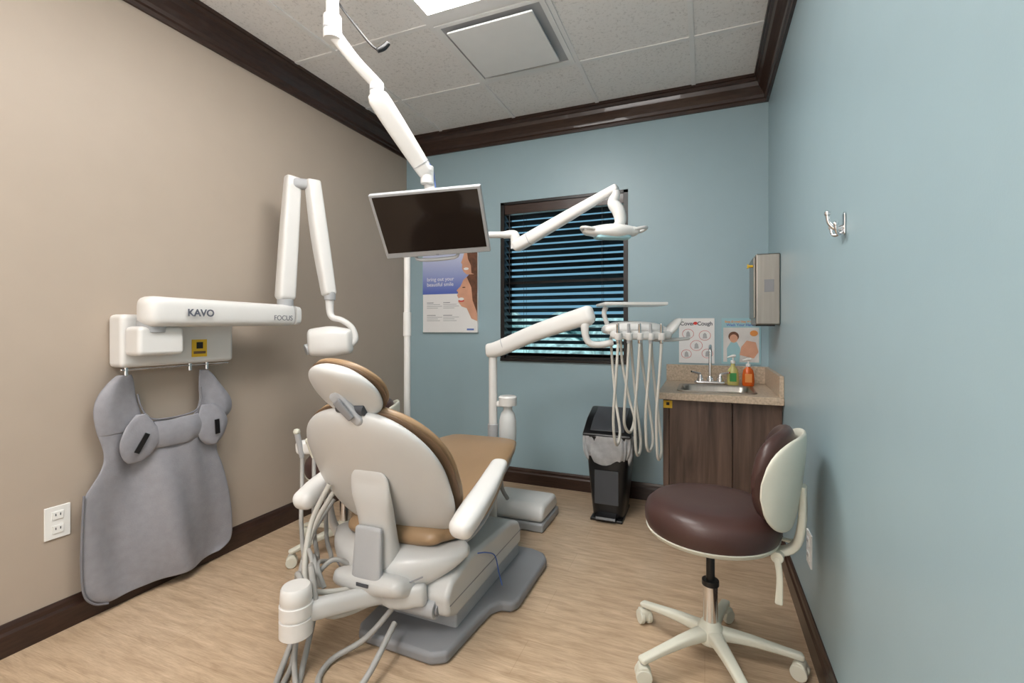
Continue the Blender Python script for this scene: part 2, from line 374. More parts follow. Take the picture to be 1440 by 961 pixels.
text(g,'title','Stop Germs! Stay Healthy!',(.208,YB-.0065,1.182),(90,0,0),.017,'inko',align='CENTER',bold=.0005)
text(g,'subtitle','Wash Your Hands',(.208,YB-.0065,1.16),(90,0,0),.022,'inkb',align='CENTER',bold=.0005)
H=lambda a,b,t:(a,YB-.0072-(.0005 if t else 0),b)
prism(g,'child_figure',[(.13,.935),(.20,.935),(.205,1.02),(.185,1.06),(.15,1.06),(.128,1.02)],H,'teal')
prism(g,'child_hair',ell(.167,1.095,.030,.03),H,'hair')
H2=lambda a,b,t:(a,YB-.0078-(.0005 if t else 0),b)
prism(g,'child_face',ell(.167,1.082,.023,.026),H2,'skin')
prism(g,'hands',[(.20,.98),(.28,.96),(.305,1.0),(.29,1.06),(.24,1.07),(.21,1.03)],H2,'skin')
prism(g,'badge',ell(.28,1.115,.022,.018),H,'inko')

# ---------------------------------------------------------------- sink cabinet
g=G('sink_cabinet',(.07,2.95,0))
cx0,cx1,cy0=-.21,XR-.001,2.68
bb(g,'carcass',cx0,cx1,cy0+.02,YB-.002,.09,.64,'wood')
bb(g,'side_panel',cx0,cx0+.018,cy0+.02,YB-.002,.64,.77,'wood')
bb(g,'side_panel',cx1-.018,cx1,cy0+.02,YB-.002,.64,.77,'wood')
bb(g,'toe_kick',cx0+.005,cx1,cy0+.06,YB-.002,0,.09,'black')
bb(g,'plinth',cx0,cx1,cy0+.0,cy0+.02,.0,.10,'wood')
bb(g,'door_left_stile',cx0,cx0+.03,cy0,cy0+.02,.105,.77,'wood',.0015)
bb(g,'door',cx0+.033,.13,cy0-.002,cy0+.02,.105,.765,'wood',.0015)
bb(g,'door',.134,cx1-.002,cy0-.002,cy0+.02,.105,.765,'wood',.0015)
ctx0,cty0=-.232,2.63
sx0,sx1,sy0,sy1=-.13,.24,2.72,3.03
for i,a in enumerate(((ctx0,cx1,cty0,sy0),(ctx0,cx1,sy1,YB-.001),(ctx0,sx0,sy0,sy1),(sx1,cx1,sy0,sy1))):
    bb(g,'countertop',*a,.77,.805,'counter')
bb(g,'counter_nosing',ctx0,cx1,cty0-.012,cty0,.768,.805,'counter',.004)
box(g,'warning_label',(-.185,cy0-.003,.735),(.045,.002,.04),'yellow'); box(g,'warning_mark',(-.185,cy0-.0045,.738),(.016,.001,.016),'black')
g=G('backsplash',(.07,3.2,.805))
bb(g,'rear_panel',ctx0,cx1,YB-.02,YB-.001,.8055,.911,'counter',.002)
bb(g,'side_panel',cx1-.02,cx1,cty0,YB-.02,.8055,.911,'counter',.002)
g=G('sink_basin',(.055,2.87,.80))
def basin():
    def rr(x0,x1,y0,y1,r,z,n=6):
        out=[]
        for (cx,cy,a0) in((x1-r,y1-r,0),(x0+r,y1-r,90),(x0+r,y0+r,180),(x1-r,y0+r,270)):
            for i in range(n+1):
                a=math.radians(a0+90*i/n); out.append((cx+r*math.cos(a),cy+r*math.sin(a),z))
        return out
    e=.012
    R=[rr(sx0-e,sx1+e,sy0-e,sy1+e,.035,.806),rr(sx0-e,sx1+e,sy0-e,sy1+e,.035,.811),rr(sx0+.006,sx1-.006,sy0+.006,sy1-.006,.04,.811),rr(sx0+.014,sx1-.014,sy0+.014,sy1-.014,.045,.80),rr(sx0+.025,sx1-.025,sy0+.025,sy1-.025,.05,.69),rr(sx0+.06,sx1-.06,sy0+.06,sy1-.06,.05,.675)]
    K=len(R[0]); vs=[v for r in R for v in r]
    fs=[(i*K+k,i*K+(k+1)%K,(i+1)*K+(k+1)%K,(i+1)*K+k) for i in range(len(R)-1) for k in range(K)]+[tuple((len(R)-1)*K+k for k in range(K))]
    add(g,'bowl',vs,fs,'steel',closed=False)
basin()
lathe(g,'drain',[(.001,0),(.022,0),(.022,.004),(.001,.004)],(.055,2.87,.677),'chrome')
g=G('faucet',(.03,3.08,.806))
fx=.03
loft(g,'base_plate',[(fx-.07,3.085,.818,.022,.012),(fx+.07,3.085,.818,.022,.012)],(0,1,0),'chrome',n=3)
tube(g,'spout',[(fx,3.085,.82),(fx,3.085,.93),(fx,3.085,1.0),(fx,3.065,1.035),(fx,3.02,1.04),(fx,2.985,1.015),(fx,2.98,.985)],.009,'chrome')
lathe(g,'spout_base',[(.02,0),(.02,.02),(.012,.035)],(fx,3.085,.82),'chrome')
for s in(-1,1):
    lathe(g,'valve',[(.02,0),(.02,.015),(.014,.03),(.012,.045)],(fx+s*.055,3.085,.82),'chrome')
    tube(g,'lever',[(fx+s*.055,3.085,.868),(fx+s*.08,3.07,.876),(fx+s*.105,3.05,.884)],[.009,.007,.006],'chrome')
def bottle(name,x,y,liquid,lab,h=.125):
    g=G(name,(x,y,.805))
    lathe(g,'bottle',[(.024,0),(.031,.006),(.033,.03),(.031,.07),(.026,.095),(.012,.112),(.011,h)],(x,y,.806),liquid,sy=.7)
    rod(g,'collar',(x,y,.806+h),(x,y,.806+h+.018),.013,'outlet')
    rod(g,'stem',(x,y,.806+h+.018),(x,y,.806+h+.04),.004,'outlet',bev=0)
    tube(g,'pump_spout',[(x+.012,y,.806+h+.044),(x,y-.005,.806+h+.046),(x-.03,y-.015,.806+h+.036)],[.009,.008,.004],'outlet')
    box(g,'label',(x,y-.0235,.806+.05),(.036,.002,.05),lab,.0008)
bottle('hand_soap_bottle',.155,3.09,'soap','green',.13)
bottle('hand_soap_bottle',.235,3.07,'orange','inko',.115)

# ---------------------------------------------------------------- paper towel dispenser
g=G('paper_towel_dispenser',(.31,2.88,1.35))
bb(g,'housing',.245,XR,2.75,3.02,1.165,1.535,'steel',.008)
bb(g,'front_cover',.236,.246,2.765,3.005,1.20,1.52,'steel',.004)
bb(g,'side_slot',.285,.33,2.7485,2.751,1.335,1.40,'grey',.003)
bb(g,'towel_slot',.25,.34,2.80,2.97,1.158,1.166,'black')
rod(g,'lock_key',(.236,2.79,1.475),(.215,2.79,1.475),.007,'yellow'); box(g,'key_tag',(.212,2.79,1.475),(.006,.03,.02),'yellow')

# ---------------------------------------------------------------- coat hook
hy,hz=1.555,1.44
g=G('coat_hook',(XR,hy,hz))
loft(g,'plate',[(XR-.003,hy,hz-.026,.011,.003),(XR-.003,hy,hz+.022,.011,.003)],(0,1,0),'chrome',n=3,caps=(.008,.008))
tube(g,'upper_prong',[(XR-.005,hy,hz-.010),(XR-.022,hy,hz-.014),(XR-.038,hy,hz+.002),(XR-.042,hy,hz+.024)],[.006,.006,.005,.005],'chrome')
lathe(g,'upper_tip',[(.001,-.008),(.007,-.005),(.008,0),(.007,.005),(.001,.008)],(XR-.042,hy,hz+.030),'chrome',K=16)
for s in(-1,1):
    tube(g,'lower_prong',[(XR-.005,hy,hz-.018),(XR-.015,hy+s*.010,hz-.030),(XR-.025,hy+s*.022,hz-.026),(XR-.028,hy+s*.027,hz-.008)],.0045,'chrome')
    lathe(g,'lower_tip',[(.001,-.007),(.006,-.004),(.007,0),(.005,.004),(.001,.007)],(XR-.028,hy+s*.027,hz-.005),'chrome',K=16)

# ---------------------------------------------------------------- outlets
def outlet(wall,y,z):
    g=G('wall_outlet',(wall,y,z)); s=1 if wall<0 else -1
    box(g,'cover_plate',(wall+s*.003,y,z),(.006,.078,.122),'outlet',.002)
    for dz in(-.026,.026):
        box(g,'receptacle',(wall+s*.007,y,z+dz),(.004,.034,.03),'outlet',.001)
        for dy in(-.007,.007): box(g,'slot',(wall+s*.0092,y+dy,z+dz+.003),(.001,.003,.009),'dgrey')
outlet(XL,.993,.415)
outlet(XR,2.02,.335)

# ---------------------------------------------------------------- wall x-ray
g=G('dental_xray_machine',(XL,1.4,1.1))
bb(g,'wall_mount',XL,-2.175,1.155,1.645,.985,1.205,'white',.02)
bb(g,'control_box',-2.18,-2.08,1.165,1.345,1.035,1.155,'white',.018)
box(g,'radiation_label',(-2.173,1.47,1.055),(.003,.07,.08),'yellow',.0005); box(g,'trefoil',(-2.1705,1.47,1.068),(.001,.03,.03),'black')
box(g,'label_text',(-2.1705,1.47,1.035),(.001,.055,.012),'tand')
rod(g,'pivot',(-2.12,1.235,1.13),(-2.12,1.235,1.18),.05,'lgrey')
loft(g,'horizontal_arm',[(-2.10,1.22,1.216,.063,.062),(-2.09,1.5,1.216,.060,.058),(-2.075,1.88,1.216,.055,.052)],(0,0,1),'white',n=3.8,caps=(.04,.015))
loft(g,'arm_end_cap',[(-2.075,1.90,1.216,.052,.05),(-2.075,1.93,1.216,.048,.046)],(0,0,1),'white',n=3.8,caps=(.001,.01))
text(g,'lettering','KAVO',(-2.026,1.32,1.20),(90,0,88.6),.042,'text',bold=.0012)
text(g,'lettering','FOCUS',(-2.012,1.74,1.188),(90,0,88.8),.036,'text')
rod(g,'arm_swivel',(-2.075,1.865,1.26),(-2.075,1.865,1.30),.04,'lgrey')
loft(g,'lower_scissor_arm',[(-2.075,1.865,1.32,.046,.042),(-2.07,1.885,1.65,.044,.04),(-2.065,1.905,1.955,.040,.034)],(.3,1,0),'white',n=4,caps=(.03,.015))
loft(g,'scissor_elbow',[(-2.055,1.905,1.93,.028,.03),(-1.98,1.970,1.93,.028,.03)],(0,0,1),'lgrey',n=3,caps=(.02,.02))
loft(g,'upper_scissor_arm',[(-1.985,1.965,1.945,.038,.034),(-1.95,1.98,1.65,.040,.04),(-1.90,1.995,1.34,.034,.034)],(.3,1,0),'white',n=4,caps=(.015,.02))
tube(g,'yoke',[(-1.895,1.997,1.32),(-1.893,1.997,1.24),(-1.875,2.0,1.205),(-1.83,2.02,1.19),(-1.79,2.05,1.15),(-1.775,2.06,1.09),(-1.79,2.05,1.06)],[.024,.02,.017,.016,.016,.018,.018],'white')
rod(g,'yoke_collar',(-1.894,1.997,1.30),(-1.894,1.997,1.345),.03,'lgrey')
loft(g,'tube_head',[(-1.965,1.955,1.07,.076,.06),(-1.88,2.0,1.075,.084,.07),(-1.81,2.04,1.075,.070,.06)],(0,0,1),'white',n=3.2,caps=(.03,.03))
rod(g,'collimator',(-1.95,1.97,1.05),(-1.985,1.915,1.03),.03,'lgrey')
rod(g,'hanger_rail',(-2.21,1.17,.975),(-2.21,1.64,.975),.006,'chrome')
for y in(1.19,1.45,1.53): rod(g,'rail_peg',(-2.21,y,.99),(-2.21,y,.95),.008,'chrome')

# ---------------------------------------------------------------- lead apron
g=G('lead_apron',(-2.21,1.36,.5))
def cloth(name,rows,cols,x0,m,amp=.012,solid=.007,ph=0,bulge=.0):
    R=cr(rows,3); out=[]
    for i,(z,a,b) in enumerate(R):
        r=[]
        for j in range(cols+1):
            y=a+(b-a)*j/cols
            f=math.sin((y-1.05)*(17+3*z)+ph+2.2*math.sin(z*3+.5))*amp*(1.15-min(z,.9)) + math.sin(y*41+z*7)*amp*.22+math.sin((y-1.1)*9-z*5)*amp*.5
            edge=min(1,4*min(j,cols-j)/cols)
            r.append((x0+f*edge+.012*edge+bulge*math.sin(math.pi*i/(len(R)-1)),y,z))
        out.append(r)
    return sheet(g,name,out,m,solid=solid,sub=1)
XA=XL+.048
cloth('body',[(.725,1.095,1.65),(.66,1.115,1.62),(.60,1.115,1.59),(.54,1.085,1.592),(.483,1.052,1.615),(.36,1.048,1.648),(.236,1.046,1.668),(.12,1.052,1.672),(.07,1.085,1.655),(.045,1.13,1.60)],30,XA,'apron',amp=.030)
cloth('shoulder_strap',[(.955,1.165,1.215),(.925,1.13,1.225),(.873,1.094,1.232),(.819,1.082,1.245),(.76,1.088,1.262),(.715,1.098,1.30)],10,XA,'apron',amp=.014,ph=1)
cloth('shoulder_strap',[(.95,1.505,1.54),(.92,1.50,1.57),(.874,1.498,1.605),(.80,1.50,1.66),(.745,1.475,1.668),(.715,1.44,1.648)],10,XA,'apron',amp=.014,ph=2)
cloth('collar_flap',[(.785,1.225,1.262),(.75,1.19,1.285),(.70,1.165,1.315),(.66,1.158,1.312),(.615,1.170,1.285),(.585,1.195,1.245)],10,XA+.016,'apron',amp=.010,solid=.006,ph=.5,bulge=.010)
cloth('collar_flap',[(.785,1.50,1.56),(.75,1.485,1.60),(.70,1.475,1.625),(.66,1.475,1.620),(.615,1.495,1.60),(.59,1.53,1.57)],10,XA+.016,'apron',amp=.010,solid=.006,ph=2.2,bulge=.010)
cloth('neck_band',[(.748,1.255,1.515),(.72,1.235,1.53),(.69,1.24,1.53),(.655,1.26,1.51),(.625,1.30,1.47)],18,XA+.012,'apron',amp=.016,solid=.006,bulge=.012)
tube(g,'neck_binding',[(XA+.015,1.232,.87),(XA+.018,1.245,.81),(XA+.022,1.275,.763),(XA+.024,1.33,.75),(XA+.024,1.42,.752),(XA+.022,1.475,.768),(XA+.018,1.50,.81),(XA+.015,1.50,.87)],.0035,'apron2',K=8)
box(g,'velcro',(XA+.040,1.235,.665),(.004,.02,.085),'black',rot=Matrix.Rotation(math.radians(-30),3,'X'))
box(g,'velcro',(XA+.052,1.555,.675),(.004,.022,.07),'black',rot=Matrix.Rotation(math.radians(4),3,'X'))
tube(g,'hem',[(XA+.008,1.05,.50),(XA+.008,1.044,.36),(XA+.008,1.042,.236),(XA+.008,1.05,.12),(XA+.008,1.083,.066),(XA+.008,1.13,.043)],.004,'apron2',K=8)

# ---------------------------------------------------------------- ceiling monitor
g=G('ceiling_mounted_monitor',(-1.14,1.82,1.62))
TL=V((-1.364,1.668,1.73));TR=V((-.876,1.803,1.752));BL=V((-1.402,1.847,1.4855));BR=V((-.921,1.979,1.516))
cm=(TL+TR+BL+BR)/4; ux=((TR-TL)+(BR-BL)).normalized(); uz=((TL-BL)+(TR-BR)); uz=(uz-ux*uz.dot(ux)).normalized(); uy=uz.cross(ux)
R=Matrix((ux,uy,uz)).transposed()
W,Hh=.50,.315
def mp_(x,y,z): return cm+ux*x+uy*y+uz*z
box(g,'bezel',mp_(0,.0,0),(W,.024,Hh),'lgrey',.006,rot=R)
box(g,'screen',mp_(0,-.0125,.008),(W-.03,.002,Hh-.042),'screen',rot=R)
box(g,'rear_cover',mp_(0,.025,0),(W*.75,.04,Hh*.7),'white',.012,rot=R)
lg=text(g,'badge','LG',(0,0,0),(0,0,0),.01,'text')
lg.matrix_basis=g.M.inverted()@(Matrix.Translation(mp_(-.008,-.0125,-Hh/2+.003))@Matrix((ux,uz,-uy)).transposed().to_4x4())
loft(g,'handle',[tuple(mp_(-.11,.01,-Hh/2+.005))+(.010,.008),tuple(mp_(-.095,0,-Hh/2-.022))+(.010,.008),tuple(mp_(.07,0,-Hh/2-.022))+(.010,.008),tuple(mp_(.09,.01,-Hh/2+.005))+(.010,.008)],uy,'lgrey',n=2)
pm=V((-1.177,1.845,1.853))
tube(g,'tilt_bracket',[mp_(0,.04,.02),mp_(0,.07,.07),pm+V((0,.02,-.05)),pm],[.03,.026,.024,.024],'white')
pj=V((-1.291,1.632,2.136)); pk=V((-1.395,1.485,2.36))
rod(g,'wrist_joint',pm+V((0,0,-.045)),pm+V((0,0,.035)),.03,'white')
d=(pm-pj)
sd=V((.9,.38,0))
loft(g,'spring_arm',[tuple(pj)+(.036,.036),tuple(pj+d*.08)+(.042,.042),tuple(pj+d*.5)+(.040,.04),tuple(pj+d*.92)+(.034,.034),tuple(pm)+(.028,.028)],sd,'white',n=4.5,caps=(.02,.02))
for f in(.16,.86):
    loft(g,'arm_cover_seam',[tuple(pj+d*f)+(.0425-.006*f,.0425-.006*f),tuple(pj+d*(f+.006))+(.0425-.006*f,.0425-.006*f)],sd,'lgrey',n=4.5,caps=(.0005,.0005))
rod(g,'elbow_joint',pj+V((0,0,-.03)),pj+V((0,0,.055)),.03,'white')
rod(g,'elbow_ring',pj+V((0,0,.018)),pj+V((0,0,.024)),.0315,'lgrey',bev=.001)
d2=pj-pk
loft(g,'extension_arm',[tuple(pk+V((0,0,-.01)))+(.026,.024),tuple(pk+d2*.5+V((0,0,.01)))+(.023,.022),tuple(pj+V((0,0,.05)))+(.024,.022)],sd,'white',n=3.4,caps=(.02,.02))
rod(g,'shoulder_joint',pk+V((0,0,-.045)),pk+V((0,0,.05)),.036,'white')
rod(g,'shoulder_ring',pk+V((0,0,-.008)),pk+V((0,0,0)),.0375,'lgrey',bev=.001)
rod(g,'drop_tube',pk+V((0,0,.04)),(pk.x,pk.y,ZC),.026,'white')
lathe(g,'ceiling_flange',[(.03,-.05),(.05,-.035),(.085,-.02),(.09,0)],(pk.x,pk.y,ZC),'white')
tube(g,'cable',[mp_(.03,.05,.06),pm+V((.02,.035,-.03)),pm+V((.025,.0,.03)),pm+V((-.01,-.04,.07))],.0025,'inkb',K=8)
g=G('hanging_cable',(-1.25,1.58,2.4))
tube(g,'cord',[(-1.40,1.50,ZC-.03),(-1.385,1.50,2.50),(-1.37,1.50,2.46),(-1.32,1.53,2.385),(-1.27,1.56,2.315),(-1.235,1.575,2.285)],.0045,'black',K=8)
loft(g,'plug',[(-1.24,1.572,2.285,.009,.009),(-1.22,1.585,2.30,.012,.010),(-1.205,1.595,2.32,.010,.009)],(0,0,1),'black',caps=(.003,.003))

# ---------------------------------------------------------------- operatory light on pole
g=G('dental_operatory_light',(-1.6,2.3,0))
bx,by=-1.603,2.30
rod(g,'floor_flange',(bx,by,0),(bx,by,.02),.07,'white')
rod(g,'pole',(bx,by,.02),(bx,by,1.66),.019,'white')
rod(g,'pole_sleeve',(bx,by,1.10),(bx,by,1.24),.023,'white')
tube(g,'horizontal_arm',[(bx,by,1.65),(bx+.03,by,1.675),(bx+.1,by,1.68),(-1.1,2.315,1.655),(-.98,2.32,1.648)],[.02,.02,.019,.018,.018],'white')
kn=V((-.935,2.325,1.62))
tube(g,'knuckle',[(-1.0,2.32,1.648),(-.95,2.325,1.648),kn+V((0,0,.01)),kn+V((0,0,-.05))],[.02,.024,.026,.024],'white')
tp=V((-.385,2.22,1.805))
a0=kn+V((.01,0,-.035))
loft(g,'spring_arm',[tuple(a0)+(.030,.030),tuple(a0+(tp-a0)*.12)+(.031,.032),tuple(a0+(tp-a0)*.6)+(.026,.026),tuple(tp)+(.020,.018)],(0,1,0),'white',n=3.6,caps=(.02,.01))
loft(g,'spring_arm_seam',[tuple(a0+(tp-a0)*.14)+(.0315,.033),tuple(a0+(tp-a0)*.146)+(.0315,.033)],(0,1,0),'lgrey',n=3.6,caps=(.0005,.0005))
tube(g,'head_stem',[tp+V((-.01,0,-.01)),tp+V((.0,0,-.03)),tp+V((-.012,0,-.07)),tp+V((.012,0,-.11)),tp+V((.02,0,-.16)),tp+V((0,0,-.19))],[.018,.02,.028,.030,.026,.022],'white')
hc=V((-.40,2.215,1.60)); q=V((.925,.38,0))
loft(g,'lamp_head',[tuple(hc-q*.11)+(.05,.020),tuple(hc-q*.05)+(.08,.032),tuple(hc+q*.02)+(.09,.036),tuple(hc+q*.09)+(.06,.024)],(.38,-.925,-.15),'white',n=2.4,caps=(.03,.03))
loft(g,'lamp_lens',[tuple(hc-q*.06+V((0,-.01,-.028)))+(.06,.014),tuple(hc+q*.06+V((0,-.01,-.028)))+(.06,.014)],(.38,-.925,-.15),'teal',n=2.4,caps=(.02,.02))
for s in(-1,1):
    tube(g,'handle',[hc+q*s*.09+V((.02,-.05,0)),hc+q*s*.13+V((.02,-.05,.008)),hc+q*s*.15+V((.01,-.02,.012)),hc+q*s*.13,hc+q*s*.09],.008,'offw')

# ---------------------------------------------------------------- dental chair
g=G('dental_chair',(-1.05,1.75,0))
cy=math.radians(2); O=V((-1.115,1.7,0))
def C(u,v,z): return (O.x+u*math.cos(cy)-v*math.sin(cy),O.y+u*math.sin(cy)+v*math.cos(cy),z)
SU=V((math.cos(cy),math.sin(cy),0))
bsp=[(-.07,.315),(-.10,.355),(-.175,.44),(-.245,.55),(-.31,.67),(-.36,.76),(-.395,.83),(-.418,.88)]
def bk(W_,h,dn,name,m,bow,n=2.6):
    loft(g,name,[C(-.004,v,z)+(w,hh) for v,z,w,hh in pad_secs(bsp,W_,h,warp=1.12,p=2.5,q=2.1)],SU,m,n=n,caps=(0,0),bow=bow,off=dn,K=56,skew=-.07,cr_on=False)
bk(.292,.025,.025,'back_cushion','tan',.035)
bk(.296,.007,.002,'back_piping','tand',.032)
bk(.286,.034,-.020,'back_shell','offw',.018,n=2.2)
hsp=[(-.378,.855),(-.405,.895),(-.44,.943),(-.475,.99),(-.502,1.035)]
def hd(W_,h,dn,name,m,bow,n=2.4):
    loft(g,name,[C(-.016,v,z)+(w,hh) for v,z,w,hh in pad_secs(hsp,W_,h,warp=1.05,p=2.3,q=2.1,N=28)],SU,m,n=n,caps=(0,0),bow=bow,off=dn,K=48,skew=-.16,cr_on=False)
hd(.132,.016,.018,'headrest_cushion','tan',.012)
hd(.135,.006,.001,'headrest_piping','tand',.012)
hd(.129,.026,-.018,'headrest_shell','offw',.008,n=2.2)
box(g,'headrest_bar',C(0,-.395,.85),(.05,.014,.16),'lgrey',.004,rot=Matrix.Rotation(cy,3,'Z')@Matrix.Rotation(math.radians(28),3,'X'))
rod(g,'headrest_knob',C(-.055,-.44,.88),C(.055,-.44,.875),.020,'dgrey')
loft(g,'headrest_release',[C(-.035,-.475,.92)+(.028,.012),C(.03,-.445,.84)+(.020,.012)],SU,'lgrey',n=3)
loft(g,'headrest_release_pad',[C(-.022,-.489,.905)+(.018,.006),C(.018,-.468,.85)+(.014,.006)],SU,'grey',n=3,caps=(.004,.004))
seat=[(-.185,.335,.21,.042),(-.09,.34,.275,.052),(.04,.365,.295,.055),(.20,.41,.285,.050),(.36,.455,.255,.042),(.52,.485,.235,.038),(.62,.49,.205,.035)]
loft(g,'seat_cushion',[C(0,v,z+.03)+(w,h) for v,z,w,h in seat],SU,'tan',n=3,caps=(.05,.05),bow=-.012,K=48)
loft(g,'seat_pan',[C(0,v,z-.022)+(w-.02,.02) for v,z,w,h in seat],SU,'lgrey',n=3,caps=(.04,.04),K=48)
loft(g,'toe_board',[C(0,.55,.47)+(.18,.02),C(0,.66,.475)+(.16,.02)],SU,'offw',n=3)
for s in(-1,1):
    u=.325*s; e=.022 if s<0 else 0; dz=.02 if s<0 else 0
    loft(g,'armrest',[C(u-e,-.27-e,.455+dz)+(.044,.038),C(u-e+.005*s,-.20,.485+dz)+(.048,.036),C(u-e,-.05,.525+dz)+(.044,.030),C(u-.005*s,.09,.575+dz)+(.036,.022)],SU,'white',n=2.6,caps=(.035,.03))
    tube(g,'armrest_bracket',[C(u,-.1,.49),C(u-.03*s,-.08,.42),C(u-.10*s,-.06,.34)],[.024,.022,.02],'lgrey')
loft(g,'support_column',[C(0,-.345,.60)+(.080,.010),C(0,-.335,.55)+(.080,.022),C(0,-.315,.49)+(.074,.032),C(0,-.298,.42)+(.07,.040),C(0,-.285,.30)+(.078,.055)],SU,'offw',n=2.7,caps=(.05,.02))
loft(g,'column_trim',[C(0,-.350,.43)+(.055,.010),C(0,-.360,.27)+(.060,.016)],SU,'lgrey',n=4,caps=(.015,.015))
loft(g,'back_housing',[C(-.26,-.14,.315)+(.025,.05),C(-.21,-.18,.295)+(.045,.07),C(-.12,-.22,.27)+(.070,.09),C(0,-.24,.255)+(.082,.10),C(.12,-.22,.27)+(.070,.09),C(.21,-.18,.295)+(.045,.07),C(.26,-.14,.315)+(.025,.05)],(0,0,1),'offw',n=2.6,caps=(.03,.03))
loft(g,'pivot_housing',[C(0,-.345,.245)+(.15,.04),C(0,-.26,.215)+(.17,.045),C(0,-.12,.215)+(.17,.045),C(0,.0,.235)+(.15,.045)],SU,'offw',n=3.4,caps=(.04,.02))
tube(g,'housing_seam',[C(-.19,-.30,.275),C(-.12,-.328,.25),C(0,-.345,.235),C(.12,-.328,.25),C(.19,-.30,.275)],.003,'grey',K=8)
box(g,'name_badge',C(.0,-.388,.255),(.05,.004,.012),'dgrey',.001)
prism(g,'lift_cover',[(1.44,.13),(1.43,.20),(1.47,.245),(1.62,.275),(2.02,.25),(2.12,.215),(2.145,.17),(2.145,.10),(1.5,.10)],lambda a,b,t:(-1.17 if t==0 else -.83,a,b),'offw',bev=.02)
prism(g,'lift_seam',[(1.45,.165),(1.45,.170),(2.15,.170),(2.15,.165)],lambda a,b,t:(-1.1705 if t==0 else -.8295,a,b),'grey')
prism(g,'lift_lower',[(1.52,.03),(1.52,.11),(2.14,.11),(2.16,.03)],lambda a,b,t:(-1.15 if t==0 else -.845,a,b),'lgrey',bev=.01)
rod(g,'front_pivot',(-1.12,1.445,.15),(-.88,1.445,.15),.035,'lgrey')
for x in(-1.125,-.875): rod(g,'pivot_cap',(x-.004,1.445,.15),(x+.004,1.445,.15),.022,'grey')
pl=[(-1.20,1.42),(-1.17,1.375),(-.86,1.365),(-.81,1.395),(-.795,1.60),(-.785,1.70),(-.76,1.735),(-.715,1.745),(-.70,1.78),(-.70,2.15),(-.73,2.20),(-.80,2.225),(-1.22,2.225),(-1.29,2.20),(-1.30,2.12),(-1.30,1.80),(-1.28,1.745),(-1.23,1.70),(-1.215,1.60)]
prism(g,'base_plate',pl,lambda a,b,t:(a,b,.045 if t else 0),'grey',bev=.016)
prism(g,'seat_post_link',[(1.55,.24),(1.55,.32),(1.95,.38),(2.05,.35),(2.0,.25)],lambda a,b,t:(-1.2 if t==0 else -.98,a,b),'lgrey',bev=.02)
j0=V((-1.05,1.40,.20)); j1=V((-1.237,1.155,.215))
loft(g,'side_arm',[tuple(j0)+(.035,.028),tuple(j0+(j1-j0)*.5)+(.032,.024),tuple(j1)+(.035,.03)],(0,0,1),'offw',n=3)
lathe(g,'side_arm_pivot',[(.046,-.07),(.052,-.065),(.052,-.012),(.048,-.01),(.048,-.004),(.052,-.002),(.052,.035),(.048,.037),(.048,.043),(.050,.046),(.047,.085),(.042,.092),(.001,.093)],tuple(j1),'white')
loft(g,'rear_bracket',[(-1.10,1.42,.205,.04,.03),(-1.02,1.38,.20,.04,.03),(-.93,1.42,.205,.04,.03)],(0,0,1),'offw',n=3)
tube(g,'assistant_arm',[(-1.25,1.62,.22),(-1.40,1.60,.22),(-1.50,1.60,.30),(-1.54,1.60,.48),(-1.55,1.60,.60)],[.022,.020,.018,.018,.016],'white')
loft(g,'assistant_holder',[(-1.64,1.555,.625,.03,.022),(-1.57,1.59,.63,.035,.025),(-1.46,1.635,.635,.03,.022)],(0,0,1),'white',n=3)
for i in range(3):
    x=-1.62+i*.045; y=1.545+i*.022
    rod(g,'handpiece',(x,y,.585),(x-.01,y-.02,.70 if i!=1 else .66),.010,'cream' if i%2 else 'lgrey',r1=.012)
    lathe(g,'handpiece_tip',[(.001,-.014),(.012,-.008),(.015,0),(.012,.010),(.001,.014)],(x-.01,y-.02,.70 if i!=1 else .66),'cream',K=18)
    tube(g,'suction_hose',[(x,y,.59),(x+.02,y-.02,.48),(x+.10,y-.10,.36-.03*i),(x+.20,y-.18,.26),(-1.33+.02*i,1.30,.34-.02*i),(-1.26+.015*i,1.27,.24)],.0085,'hose',K=10)
tube(g,'hose',[(-1.22,1.18,.25),(-1.30,1.22,.30),(-1.33,1.25,.12),(-1.30,1.15,.012),(-1.22,1.03,.012),(-1.17,.93,.012)],.010,'hose',K=10)
tube(g,'hose',[(-1.20,1.20,.24),(-1.24,1.22,.34),(-1.30,1.30,.15),(-1.23,1.17,.012),(-1.12,1.03,.012),(-1.02,.94,.012)],.010,'hose',K=10)
tube(g,'hose',[(-1.02,1.42,.17),(-1.10,1.34,.06),(-1.18,1.25,.014),(-1.14,1.15,.012),(-1.03,1.12,.012),(-.98,1.18,.05),(-1.0,1.36,.12)],.010,'hose',K=10)
tube(g,'hose',[(-1.33,1.40,.55),(-1.36,1.34,.42),(-1.32,1.27,.28),(-1.25,1.24,.24),(-1.16,1.33,.22)],.010,'hosec',K=10)
tube(g,'hose',[(-1.36,1.48,.52),(-1.40,1.38,.36),(-1.34,1.30,.22),(-1.22,1.28,.14),(-1.12,1.38,.15)],.010,'hosec',K=10)
tube(g,'hose',[(-1.40,1.50,.45),(-1.44,1.40,.30),(-1.38,1.28,.12),(-1.30,1.20,.02),(-1.24,1.10,.012),(-1.20,1.0,.012)],.009,'hose',K=10)
tube(g,'hose',[(-1.20,1.40,.25),(-1.26,1.34,.30),(-1.31,1.26,.20),(-1.27,1.18,.06),(-1.18,1.10,.012),(-1.09,1.0,.012),(-1.02,.88,.012)],.009,'hose',K=10)
tube(g,'cord',[(-.826,1.66,.262),(-.815,1.72,.24),(-.815,1.80,.19),(-.815,1.84,.10),(-.80,1.84,.05)],.0025,'inkb',K=8)

